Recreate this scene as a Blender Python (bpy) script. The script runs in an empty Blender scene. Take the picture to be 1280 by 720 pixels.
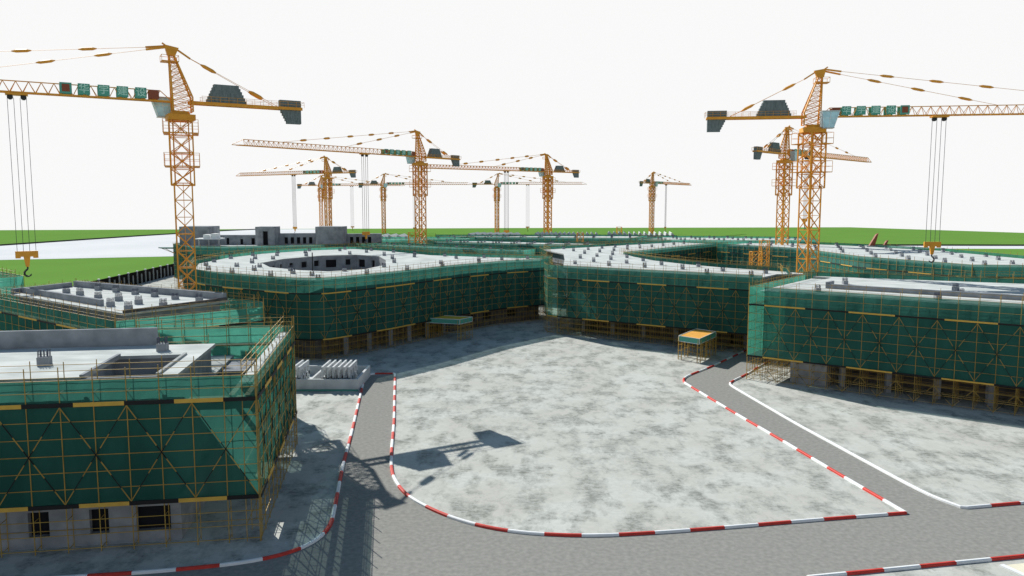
import bpy, math, random
from mathutils import Vector, Matrix
random.seed(7)
R = math.radians
scn = bpy.context.scene
col = scn.collection

# ------------------------------------------------------------------ materials
def mat(name, color, rough=.8, noise=0.0, scale=1.0, detail=4, metal=0.0, c2=None, bump=0.0, stretch=(1,1,1)):
    m = bpy.data.materials.new(name); m.use_nodes = True
    nt = m.node_tree; b = nt.nodes['Principled BSDF']
    b.inputs['Base Color'].default_value = (*color, 1)
    b.inputs['Roughness'].default_value = rough
    b.inputs['Metallic'].default_value = metal
    b.inputs['Specular IOR Level'].default_value = 0.0 if rough>=.8 else .25
    if noise or c2:
        tc = nt.nodes.new('ShaderNodeTexCoord'); mp = nt.nodes.new('ShaderNodeMapping')
        mp.inputs['Scale'].default_value = stretch
        nt.links.new(tc.outputs['Object'], mp.inputs[0])
        n = nt.nodes.new('ShaderNodeTexNoise'); n.inputs['Scale'].default_value = scale
        n.inputs['Detail'].default_value = detail
        nt.links.new(mp.outputs[0], n.inputs['Vector'])
        r = nt.nodes.new('ShaderNodeValToRGB')
        lo = c2 if c2 else tuple(c*(1-noise) for c in color)
        r.color_ramp.elements[0].position = .32; r.color_ramp.elements[1].position = .68
        r.color_ramp.elements[0].color = (*lo, 1); r.color_ramp.elements[1].color = (*color, 1)
        nt.links.new(n.outputs[0], r.inputs[0]); nt.links.new(r.outputs[0], b.inputs['Base Color'])
        if bump:
            bp = nt.nodes.new('ShaderNodeBump'); bp.inputs['Strength'].default_value = bump
            nt.links.new(n.outputs[0], bp.inputs['Height']); nt.links.new(bp.outputs[0], b.inputs['Normal'])
    return m

def ground_mat(name, light, dark, warm):
    # trowelled concrete: big soft blotches, elongated darker stains, fine grain
    m = bpy.data.materials.new(name); m.use_nodes = True
    nt = m.node_tree; N = nt.nodes; L = nt.links; b = N['Principled BSDF']
    b.inputs['Roughness'].default_value = .9; b.inputs['Specular IOR Level'].default_value = 0.0
    tc = N.new('ShaderNodeTexCoord')
    def noise(sc, det, st, rough=.6):
        mp = N.new('ShaderNodeMapping'); mp.inputs['Scale'].default_value = st
        L.new(tc.outputs['Object'], mp.inputs[0])
        n = N.new('ShaderNodeTexNoise'); n.inputs['Scale'].default_value = sc
        n.inputs['Detail'].default_value = det; n.inputs['Roughness'].default_value = rough
        L.new(mp.outputs[0], n.inputs['Vector']); return n.outputs[0]
    def ramp(src, p0, p1, c0=(0,0,0,1), c1=(1,1,1,1)):
        r = N.new('ShaderNodeValToRGB'); r.color_ramp.elements[0].position = p0; r.color_ramp.elements[1].position = p1
        r.color_ramp.elements[0].color = c0; r.color_ramp.elements[1].color = c1
        L.new(src, r.inputs[0]); return r.outputs[0]
    def mix(f, a, bb):
        x = N.new('ShaderNodeMix'); x.data_type = 'RGBA'
        L.new(f, x.inputs[0])
        for v, i in ((a, 6), (bb, 7)):
            if isinstance(v, tuple): x.inputs[i].default_value = (*v, 1)
            else: L.new(v, x.inputs[i])
        return x.outputs[2]
    big = ramp(noise(.11, 4, (1, 1, 1)), .38, .62)
    c = mix(big, warm, light)
    st = ramp(noise(.24, 10, (1.2, .75, 1), .72), .47, .60)
    st2 = ramp(noise(.75, 8, (.5, 1.5, 1), .8), .28, .50)
    ml = N.new('ShaderNodeMath'); ml.operation = 'MULTIPLY'; L.new(st, ml.inputs[0]); L.new(st2, ml.inputs[1])
    c = mix(ml.outputs[0], c, dark)
    st3 = ramp(noise(.06, 3, (1, 1, 1)), .45, .62)
    sp = ramp(noise(.7, 9, (1, .8, 1), .8), .50, .62)
    m3 = N.new('ShaderNodeMath'); m3.operation = 'MULTIPLY'; L.new(st3, m3.inputs[0]); L.new(sp, m3.inputs[1])
    c = mix(m3.outputs[0], c, tuple(x*.58 for x in light))
    fine = ramp(noise(1.3, 5, (1, 1.6, 1), .7), .40, .75)
    c2 = mix(fine, c, tuple(x*.82 for x in light))
    L.new(c2, b.inputs['Base Color'])
    return m

def asphalt_mat():
    m = mat('asphalt', (.285,.283,.262), .9, c2=(.215,.215,.2), scale=2.2, detail=8)
    return m

def net_mat(name, c, alpha, trans=.55):
    m = bpy.data.materials.new(name); m.use_nodes = True
    nt = m.node_tree; N = nt.nodes; L = nt.links
    for n in list(N): N.remove(n)
    out = N.new('ShaderNodeOutputMaterial')
    d = N.new('ShaderNodeBsdfDiffuse'); t = N.new('ShaderNodeBsdfTranslucent'); tr = N.new('ShaderNodeBsdfTransparent')
    tc = N.new('ShaderNodeTexCoord'); mp = N.new('ShaderNodeMapping'); mp.inputs['Scale'].default_value = (.35,.35,.12)
    n = N.new('ShaderNodeTexNoise'); n.inputs['Scale'].default_value = 1.0; n.inputs['Detail'].default_value = 5
    L.new(tc.outputs['Object'], mp.inputs[0]); L.new(mp.outputs[0], n.inputs['Vector'])
    r = N.new('ShaderNodeValToRGB')
    r.color_ramp.elements[0].position = .35; r.color_ramp.elements[1].position = .68
    r.color_ramp.elements[0].color = (*[x*.72 for x in c], 1); r.color_ramp.elements[1].color = (*c, 1)
    L.new(n.outputs[0], r.inputs[0])
    L.new(r.outputs[0], d.inputs['Color']); L.new(r.outputs[0], t.inputs['Color'])
    tr.inputs['Color'].default_value = (.72,.95,.86,1)
    m1 = N.new('ShaderNodeMixShader'); m1.inputs[0].default_value = trans
    L.new(d.outputs[0], m1.inputs[1]); L.new(t.outputs[0], m1.inputs[2])
    m2 = N.new('ShaderNodeMixShader'); m2.inputs[0].default_value = alpha
    L.new(tr.outputs[0], m2.inputs[1]); L.new(m1.outputs[0], m2.inputs[2]); L.new(m2.outputs[0], out.inputs[0])
    return m

def water_mat():
    m = mat('river_water_sky_tone', (.63,.645,.655), .9, c2=(.58,.60,.61), scale=.02)  # reflected sky put into a pale matte base colour
    return m

M = dict(
  concrete = mat('grey_concrete', (.33,.35,.37), .9, c2=(.20,.215,.23), scale=.5, detail=7, bump=.1),
  wall = mat('cast_wall', (.32,.33,.34), .9, c2=(.22,.23,.24), scale=.7, detail=8, bump=.1),
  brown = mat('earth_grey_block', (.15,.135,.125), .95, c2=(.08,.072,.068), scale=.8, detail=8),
  roof = mat('pale_roof_screed', (.59,.615,.60), .85, c2=(.40,.43,.415), scale=.2, detail=6, stretch=(1,2.2,1)),
  slab = mat('slab_edge', (.42,.44,.43), .9, noise=.25, scale=.8),
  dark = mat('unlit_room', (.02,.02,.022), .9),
  white = mat('white_paint', (.78,.80,.80), .6, noise=.08, scale=1.5),
  red = mat('red_paint', (.62,.055,.04), .6, noise=.2, scale=1.8),
  orange = mat('crane_orange', (.76,.335,.035), .5, noise=.18, scale=.9, detail=3),
  tube = mat('scaffold_tube', (.43,.275,.06), .55, noise=.3, scale=.8),
  yellow = mat('board_yellow', (.62,.38,.07), .7, noise=.15, scale=1.2),
  black = mat('board_black', (.012,.012,.012), .7),
  ballast = mat('ballast_concrete', (.19,.225,.23), .85, c2=(.115,.14,.145), scale=1.6, detail=5, stretch=(3,3,.6)),
  glass = mat('cab_glass_sky', (.48,.74,.82), .3, noise=.25, scale=1.0),  # bright sky reflection painted into the base colour
  cabgrey = mat('cab_panel', (.45,.5,.5), .5),
  rope = mat('steel_rope', (.05,.05,.055), .6),
  hook = mat('hook_steel', (.02,.022,.025), .45),
  sign = mat('sign_green', (.085,.33,.255), .55),
  signtxt = mat('sign_letters', (.42,.68,.57), .55),
  signred = mat('sign_red', (.24,.07,.035), .6),
  grass = mat('grass', (.13,.262,.055), .95, c2=(.118,.24,.05), scale=.03, detail=6),
  asphalt = asphalt_mat(),
  ground = ground_mat('site_concrete', (.52,.54,.505), (.20,.21,.19), (.46,.455,.415)),
  water = water_mat(),
  bank = mat('bank_edge', (.06,.065,.05), .9),
  net = net_mat('green_net', (.045,.18,.143), .82, .42),
  netsunlit = net_mat('green_net_sunlit', (.085,.34,.26), .80, .55),  # lit copy of the green net, sunlight put into its lighter colour
  netbacklit = net_mat('green_net_backlit', (.16,.52,.40), .45, .5),  # brighter, clearer net copy; backlight at the ends put into its colour
  basin = mat('basin_concrete', (.60,.62,.62), .85, c2=(.48,.50,.51), scale=.8, detail=6),
  rebar = mat('rebar', (.07,.08,.11), .7),
  plank = mat('scaffold_planks', (.45,.40,.31), .9, noise=.35, scale=2),
  deck = mat('orange_deck', (.72,.36,.06), .7, noise=.15, scale=1.2),
  deckdull = mat('ochre_deck', (.78,.54,.09), .8, noise=.2, scale=1.2),
  cream = mat('cream_slab', (.74,.70,.55), .85, noise=.1, scale=1.5),
  pit = mat('pit_lining', (.018,.016,.015), .9),
)
# darker weathering streaks on the roof screed come from the stretched noise above

# ------------------------------------------------------------------ mesh builder
class MB:
    def __init__(s): s.v=[]; s.f=[]; s.m=[]; s.mats=[]
    def mi(s, m):
        if m not in s.mats: s.mats.append(m)
        return s.mats.index(m)
    def face(s, pts, m):
        k=len(s.v); s.v+= [tuple(p) for p in pts]; s.f.append(tuple(range(k,k+len(pts)))); s.m.append(s.mi(m))
    def hexa(s, b, t, m):          # bottom quad, top quad
        k=len(s.v); s.v+=[tuple(p) for p in b]+[tuple(p) for p in t]; n=len(b); i=s.mi(m)
        s.f.append(tuple(range(k+n-1,k-1,-1))); s.m.append(i)
        s.f.append(tuple(range(k+n,k+2*n))); s.m.append(i)
        for a in range(n):
            c=(a+1)%n; s.f.append((k+a,k+c,k+n+c,k+n+a)); s.m.append(i)
    def box(s, x0,x1,y0,y1,z0,z1,m):
        s.hexa([(x0,y0,z0),(x1,y0,z0),(x1,y1,z0),(x0,y1,z0)],[(x0,y0,z1),(x1,y0,z1),(x1,y1,z1),(x0,y1,z1)],m)
    def tube(s, a, b, r, m, n=4, r2=None):
        a=Vector(a); b=Vector(b); d=b-a
        if d.length<1e-5: return
        d.normalize(); u=d.cross(Vector((0,0,1)))
        if u.length<.02: u=Vector((1,0,0))
        u.normalize(); w=d.cross(u); k=len(s.v); i=s.mi(m)
        for p,rr in ((a,r),(b,r if r2 is None else r2)):
            for j in range(n):
                t=2*math.pi*(j+.5)/n; s.v.append(tuple(p+u*math.cos(t)*rr+w*math.sin(t)*rr))
        for j in range(n):
            c=(j+1)%n; s.f.append((k+j,k+c,k+n+c,k+n+j)); s.m.append(i)
        s.f.append(tuple(k+n-1-j for j in range(n))); s.m.append(i)
        s.f.append(tuple(k+n+j for j in range(n))); s.m.append(i)
    def prism(s, poly, z0, z1, m, mtop=None):
        n=len(poly)
        area=sum(poly[i][0]*poly[(i+1)%n][1]-poly[(i+1)%n][0]*poly[i][1] for i in range(n))
        if area<0: poly=poly[::-1]
        k=len(s.v); s.v+=[(p[0],p[1],z0) for p in poly]+[(p[0],p[1],z1) for p in poly]; i=s.mi(m); j=s.mi(mtop or m)
        s.f.append(tuple(range(k+n-1,k-1,-1))); s.m.append(i)
        s.f.append(tuple(range(k+n,k+2*n))); s.m.append(j)
        for a in range(n):
            c=(a+1)%n; s.f.append((k+a,k+c,k+n+c,k+n+a)); s.m.append(i)
    def build(s, name, parent=None):
        me=bpy.data.meshes.new(name); me.from_pydata(s.v,[],s.f)
        for m in s.mats: me.materials.append(M[m])
        me.polygons.foreach_set('material_index', s.m); me.update()
        o=bpy.data.objects.new(name, me); col.objects.link(o)
        if parent: o.parent=parent; o.matrix_parent_inverse=Matrix.Translation(-Vector(parent.location)) if not parent.get('_rot') else Matrix.Identity(4)
        return o

def tag(o, label, cat, group=None):
    o['label']=label; o['category']=cat
    if group: o['group']=group
    return o
def thing(name, label, cat, loc, group=None, rot=0, local=False):
    o=bpy.data.objects.new(name, None); col.objects.link(o); o.location=loc; o.rotation_euler=(0,0,rot)
    if local: o['_rot']=1
    return tag(o,label,cat,group)
def struct(name, mb, kind='structure'):
    o=mb.build(name); o['kind']=kind; return o

# ------------------------------------------------------------------ setting
PIT=[(-147,345),(-140,265),(-128,170),(-118,60),(-110,-60),(170,-60),(178,150),(178,330),(150,500),(-60,500),(-110,420)]
GZ=4.6
mb=MB(); mb.prism([(-170,520),(-170,-80),(200,-80),(200,520)], -.6, 0, 'ground'); struct('site_ground', mb)
# raised grass plain around the sunken site: outer edge to inner pit edge as a ring of quads
def ring(outer, inner, z, m):
    mb=MB()
    from mathutils.geometry import tessellate_polygon
    allp=[Vector((p[0],p[1],0)) for p in outer]; inn=[Vector((p[0],p[1],0)) for p in inner]
    pts=allp+inn
    for t in tessellate_polygon([allp, inn]):
        tri=[(pts[i].x,pts[i].y,z) for i in t]
        a=(tri[1][0]-tri[0][0])*(tri[2][1]-tri[0][1])-(tri[2][0]-tri[0][0])*(tri[1][1]-tri[0][1])
        mb.face(tri if a>0 else tri[::-1], m)
    return mb
EDGE=[(-900,760),(-520,808),(0,884),(391,915),(474,728),(800,250),(800,-300),(-900,-300)]
mb=ring(EDGE, PIT, GZ, 'grass')
n=len(EDGE)
for i in range(n):
    a,b=EDGE[i],EDGE[(i+1)%n]; mb.face([(a[0],a[1],GZ),(b[0],b[1],GZ),(b[0],b[1],GZ-4),(a[0],a[1],GZ-4)],'grass')
struct('grass_plain', mb)
mb=MB()
RV=[(-700,190),(-238,366),(-170,392),(-128,450),(-140,600),(-185,840),(-262,838),(-285,770),(-306,640),(-322,490),(-760,330)]
mb.prism(RV, GZ+.02, GZ+.06, 'water'); struct('river', mb)
mb=MB(); mb.prism([(215,497),(520,487),(560,452),(235,462)], GZ+.02, GZ+.06, 'water'); struct('canal_water', mb)
mb=MB()
for P in (RV[6:], [(215,497),(520,487)]):
    for a,b in zip(P,P[1:]): mb.tube((a[0],a[1],GZ+.4),(b[0],b[1],GZ+.4),.8,'bank')
    if P is not RV[6:]: pass
struct('river_bank', mb)

# retaining wall along the edge of the sunken site
w=thing('retaining_wall','black pit wall with pale posts below the grass at far left','wall',(-144,300,0))
mb=MB(); WP=PIT[:5]
for a,b in zip(WP,WP[1:]): 
    d=Vector((b[0]-a[0],b[1]-a[1])).normalized()*.0; mb.hexa([(a[0]-.5,a[1],0),(b[0]-.5,b[1],0),(b[0],b[1],0),(a[0],a[1],0)],[(a[0]-.5,a[1],GZ+.15),(b[0]-.5,b[1],GZ+.15),(b[0],b[1],GZ+.15),(a[0],a[1],GZ+.15)],'pit')
mb.build('lining', w)
for k in range(24):
    t=k*4.2; a,b=(-147,345),(-140,265)
    L=math.dist(a,b); 
    if t<L: x,y=a[0]+(b[0]-a[0])*t/L, a[1]+(b[1]-a[1])*t/L
    else: 
        a2,b2=b,(-128,170); q=(t-L)/math.dist(a2,b2); x,y=a2[0]+(b2[0]-a2[0])*q,a2[1]+(b2[1]-a2[1])*q
    mb=MB(); mb.box(x+.05,x+.45,y-.18,y+.18,0,GZ-(.0 if k%2 else .9),'slab'); mb.box(x-.1,x+.5,y-.35,y+.35,GZ+.2,GZ+.6,'white') if k%2 else None
    mb.build('post', w)

K1=[(-26.0,136.8),(-24.2,123.7),(-20.9,99.3),(-19.6,88.6),(-18.5,81.4),(-17.5,74.7),(-17.0,71.1),(-17.6,67.6),(-19.6,65.0),(-23.3,63.2),(-30.3,61.7),(-37.4,60.7),(-60,57.5)]
K2=[(-26.0,136.8),(-24.3,138.4),(-20.9,138.4),(-18.2,119.5),(-16.4,107),(-14.6,92.5),(-13.6,86.2),(-12.4,82.3),(-10.8,78.8),(-8.5,75.8),(-5.9,73.2),(-2.9,71.1),(0.3,69.8),(3.5,69.2),(7.3,68.95),(11.7,69.4),(19.4,70.7),(28.4,72.5),(38.5,74.3)]
K3=[(38.5,74.3),(36.3,87.2),(34.4,99.0),(32.5,110.0),(30.9,120.2),(29.6,128.7),(29.2,131.2),(29.6,133.9),(31.1,136.8),(36.8,144.0),(50.0,163.3),(60,178)]
K4=[(60,163),(46.6,145.5),(42.2,138.4),(37.4,132.0),(36.5,129.9),(36.7,126.8),(39.2,105.3),(41.9,87.2),(43.2,79.0),(44.8,75.6),(51.8,77.0),(70,80.5)]
K5=[(23.9,60.9),(28.1,61.7),(33.7,62.8),(39.3,63.9),(43.9,64.8),(60,68)]
def smooth(P, it=2, keep=()):
    for _ in range(it):
        Q=[P[0]]
        for i in range(1,len(P)-1):
            a,b,c=P[i-1],P[i],P[i+1]
            if a==b or b==c: continue
            d1=math.dist(a,b); d2=math.dist(b,c)
            if b in keep: Q.append(b); continue
            u=min(.25*d1,2.0)/d1; v=min(.25*d2,2.0)/d2
            Q+= [(b[0]+(a[0]-b[0])*u,b[1]+(a[1]-b[1])*u),(b[0]+(c[0]-b[0])*v,b[1]+(c[1]-b[1])*v)]
        Q.append(P[-1]); P=Q
    return P
cor=[(-24.3,138.4),(-20.9,138.4),(44.8,75.6),(38.5,74.3)]
K1s,K2s,K3s,K4s,K5s=[smooth(k,2,cor) for k in (K1,K2,K3,K4,K5)]
road=K1s[::-1]+K2s[1:]+K3s[1:]+[(60,163)]+K4s[1:]+[(70,68),(60,68)]+K5s[::-1][1:]+[(10,50),(-60,30)]
from mathutils.geometry import tessellate_polygon
mb=MB()
vv=[Vector((p[0],p[1],0)) for p in road]
for t in tessellate_polygon([vv]):
    tri=[(vv[i].x,vv[i].y,.006) for i in t]
    a=(tri[1][0]-tri[0][0])*(tri[2][1]-tri[0][1])-(tri[2][0]-tri[0][0])*(tri[1][1]-tri[0][1])
    mb.face(tri if a>0 else tri[::-1],'asphalt')
struct('road', mb)
def resample(P, step):
    out=[P[0]]; acc=0
    D=[0]
    for a,b in zip(P,P[1:]): D.append(D[-1]+math.dist(a,b))
    n=max(1,round(D[-1]/step)); out=[]
    j=0
    for k in range(n+1):
        t=D[-1]*k/n
        while j<len(P)-2 and D[j+1]<t: j+=1
        q=(t-D[j])/max(1e-6,D[j+1]-D[j]); out.append((P[j][0]+(P[j+1][0]-P[j][0])*q,P[j][1]+(P[j+1][1]-P[j][1])*q))
    return out
def kerb(P, plain=None, phase=0):
    # bevelled kerb stones, painted by the stretch in turn
    Q=resample(P,.68); mb=MB(); h=.24; w=.19
    N=[]
    for i,p in enumerate(Q):
        a=Q[max(0,i-1)]; b=Q[min(len(Q)-1,i+1)]; d=Vector((b[0]-a[0],b[1]-a[1])).normalized(); N.append(Vector((-d.y,d.x)))
    for i in range(len(Q)-1):
        c='red' if ((i+phase)//5)%2 else 'white'
        if plain and plain(Q[i]): c='white'
        def sec(k):
            p=Vector(Q[k]); n=N[k]
            return [(*(p+n*w),-.02),(*(p-n*w),-.02),(*(p-n*(w-.02)),h-.06),(*(p-n*(w-.1)),h),(*(p+n*(w-.1)),h),(*(p+n*(w-.02)),h-.06)]
        A,B=sec(i),sec(i+1)
        for j in range(6):
            l=(j+1)%6; mb.face([A[j],B[j],B[l],A[l]],c)
        if i==0: mb.face(A,c)
        if i==len(Q)-2: mb.face(B[::-1],c)
    return struct('kerb', mb)
kerb(K1s); kerb(K2s,phase=2); kerb(K3s); kerb(K4s, plain=lambda p: 74<p[1]<131 and p[0]<45.0); kerb(K5s)
mb=MB(); mb.prism([(41.2,63.2),(60,67),(60,50),(43.2,58)],0.0,.02,'cream'); 
struct('cream_paving', mb)
mb=MB(); mb.prism([(40.75,63.1),(41.2,63.2),(43.2,58),(42.8,57.9)],0.0,.12,'white'); struct('kerb', mb)
for x,y in ((44.2,63.1),(43.6,61.9),(45.2,62.3)): pass

# ------------------------------------------------------------------ buildings
def inset(poly, d):
    n=len(poly); area=sum(poly[i][0]*poly[(i+1)%n][1]-poly[(i+1)%n][0]*poly[i][1] for i in range(n)); sg=1 if area>0 else -1
    out=[]
    for i in range(n):
        a,b,c=[Vector(poly[k%n]) for k in (i-1,i,i+1)]
        d1=(b-a).normalized(); d2=(c-b).normalized(); n1=Vector((-d1.y,d1.x))*sg; n2=Vector((-d2.y,d2.x))*sg
        k=1+n1.dot(n2); q=(n1+n2)/max(k,.35); p=b+q*d; out.append((p.x,p.y))
    return out
def rnd(poly, it=2): 
    for _ in range(it):
        Q=[]
        n=len(poly)
        for i in range(n):
            a,b,c=poly[i-1],poly[i],poly[(i+1)%n]
            Q+=[(b[0]*.75+a[0]*.25,b[1]*.75+a[1]*.25),(b[0]*.75+c[0]*.25,b[1]*.75+c[1]*.25)]
        poly=Q
    return poly
def wall_open(mb, p0, p1, z0, z1, ops, m, depth=.5, back='dark', flip=False):
    # flat wall from p0 to p1 with real recessed openings (s0,s1,za,zb)
    p0=Vector(p0); p1=Vector(p1); L=(p1-p0).length; d=(p1-p0)/L; n=Vector((d.y,-d.x))*(-1 if flip else 1)
    P=lambda s,z,o=0:(p0.x+d.x*s-n.x*o, p0.y+d.y*s-n.y*o, z)
    xs=sorted({0,L,*[min(L,max(0,o[0])) for o in ops],*[min(L,max(0,o[1])) for o in ops]}); zs=sorted({z0,z1,*[o[2] for o in ops],*[o[3] for o in ops]})
    for a,b in zip(xs,xs[1:]):
        for c,e in zip(zs,zs[1:]):
            sm,zm=(a+b)/2,(c+e)/2
            if any(o[0]<sm<o[1] and o[2]<zm<o[3] for o in ops): continue
            mb.face([P(a,c),P(b,c),P(b,e),P(a,e)],m)
    for s0,s1,a,b in ops:
        s0=max(0,s0); s1=min(L,s1)
        mb.face([P(s0,a),P(s0,a,depth),P(s0,b,depth),P(s0,b)],m); mb.face([P(s1,a,depth),P(s1,a),P(s1,b),P(s1,b,depth)],m)
        mb.face([P(s0,b),P(s0,b,depth),P(s1,b,depth),P(s1,b)],m); mb.face([P(s0,a,depth),P(s0,a),P(s1,a),P(s1,a,depth)],m)
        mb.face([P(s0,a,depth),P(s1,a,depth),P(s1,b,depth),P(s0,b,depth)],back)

# column stub and its reinforcement, shared meshes
def stub_meshes():
    mb=MB(); mb.box(-.5,.5,-.5,.5,0,.75,'concrete'); o=mb.build('column_stub'); me=o.data; bpy.data.objects.remove(o)
    mb=MB()
    for x in (-.4,-.13,.13,.4):
        for y in (-.4,.4): mb.tube((x,y,.7),(x,y,1.45+random.uniform(-.1,.1)),.04,'rebar',3)
    for y in (-.15,.15):
        for x in (-.4,.4): mb.tube((x,y,.7),(x,y,1.45),.04,'rebar',3)
    mb.tube((-.4,-.4,1.05),(.4,-.4,1.05),.025,'rebar',3); mb.tube((-.4,.4,1.05),(.4,.4,1.05),.025,'rebar',3)
    o=mb.build('rebar'); m2=o.data; bpy.data.objects.remove(o)
    return me,m2
STUB,REBAR=stub_meshes()
def stubs(parent, pts, z, rot=0, sc=1.0, rebar=True):
    for (x,y) in pts:
        o=bpy.data.objects.new('column_stub',STUB); col.objects.link(o); o.parent=parent
        o.location=(x-parent.location.x,y-parent.location.y,z-parent.location.z); o.rotation_euler=(0,0,rot); o.scale=(sc,sc,sc*random.choice((1,1,.8)))
        if rebar:
            r=bpy.data.objects.new('rebar',REBAR); col.objects.link(r); r.parent=o
def inside(p, poly):
    c=False; n=len(poly)
    for i in range(n):
        a,b=poly[i],poly[i-1]
        if (a[1]>p[1])!=(b[1]>p[1]) and p[0]<(b[0]-a[0])*(p[1]-a[1])/(b[1]-a[1])+a[0]: c=not c
    return c
def grid_pts(poly, step, rot, holes=(), margin=1.6, ystep=None):
    ip=inset(poly,margin); cs,sn=math.cos(rot),math.sin(rot)
    xs=[p[0] for p in poly]; ys=[p[1] for p in poly]; cx,cy=sum(xs)/len(xs),sum(ys)/len(ys); out=[]
    for i in range(-30,31):
        for j in range(-30,31):
            u,v=i*step,j*(ystep or step); x=cx+u*cs-v*sn; y=cy+u*sn+v*cs
            if inside((x,y),ip) and not any(inside((x,y),h) for h in holes): out.append((x,y))
    return out

def building(label, loc, body, roofz=15.5, floors=(4.2,8.2,12.4), gz=4.2, hole=None, ground='columns', name='concrete_building', stub=None, roofm='roof', cols=None):
    t=thing(name,label,'building',(loc[0],loc[1],0))
    ring_=lambda z0,z1,poly,m,mt=None: None
    core=inset(body,.9)
    mb=MB()
    def solid(mb,poly,z0,z1,m,mt,hp=None):
        if not hp: mb.prism(poly,z0,z1,m,mt); return
        a=[Vector((p[0],p[1],0)) for p in poly]; h=[Vector((p[0],p[1],0)) for p in hp]; pts=a+h
        for tr in tessellate_polygon([a,h]):
            q=[(pts[i].x,pts[i].y) for i in tr]
            s=(q[1][0]-q[0][0])*(q[2][1]-q[0][1])-(q[2][0]-q[0][0])*(q[1][1]-q[0][1])
            if s<0: q=q[::-1]
            mb.face([(x,y,z1) for x,y in q],mt or m); mb.face([(x,y,z0) for x,y in q[::-1]],m)
        for P in (poly,hp):
            for i in range(len(P)):
                p,q=P[i],P[(i+1)%len(P)]; mb.face([(p[0],p[1],z0),(q[0],q[1],z0),(q[0],q[1],z1),(p[0],p[1],z1)],m)
    solid(mb,core,gz,roofz-.35,'concrete',None,hole and inset(hole,-.9)); mb.build('storey_walls',t)
    mb=MB(); solid(mb,body,roofz-.34,roofz,'slab',roofm,hole); mb.build('roof_slab',t)
    for z in floors:
        mb=MB(); solid(mb,inset(body,.72),z-.3,z,'concrete',None,hole and inset(hole,-.5)); mb.build('floor_slab',t)
    if ground=='columns':
        cc=inset(body,9.0)
        try:
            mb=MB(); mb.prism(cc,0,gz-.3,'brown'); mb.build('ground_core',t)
        except Exception: pass
        P=body; n=len(P)
        for pth in (cols or []):
            L=math.dist(*pth); k=int(L/6.6)
            for i in range(k+1):
                q=i/max(1,k); x=pth[0][0]+(pth[1][0]-pth[0][0])*q; y=pth[0][1]+(pth[1][1]-pth[0][1])*q
                mb=MB(); mb.box(x-.4,x+.4,y-.4,y+.4,0,gz-.3,'wall'); mb.build('column',t)
    elif ground=='wall':
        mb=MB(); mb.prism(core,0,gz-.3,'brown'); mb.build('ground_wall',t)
    if stub: stubs(t,stub,roofz,sc=.85)
    return t

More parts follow.
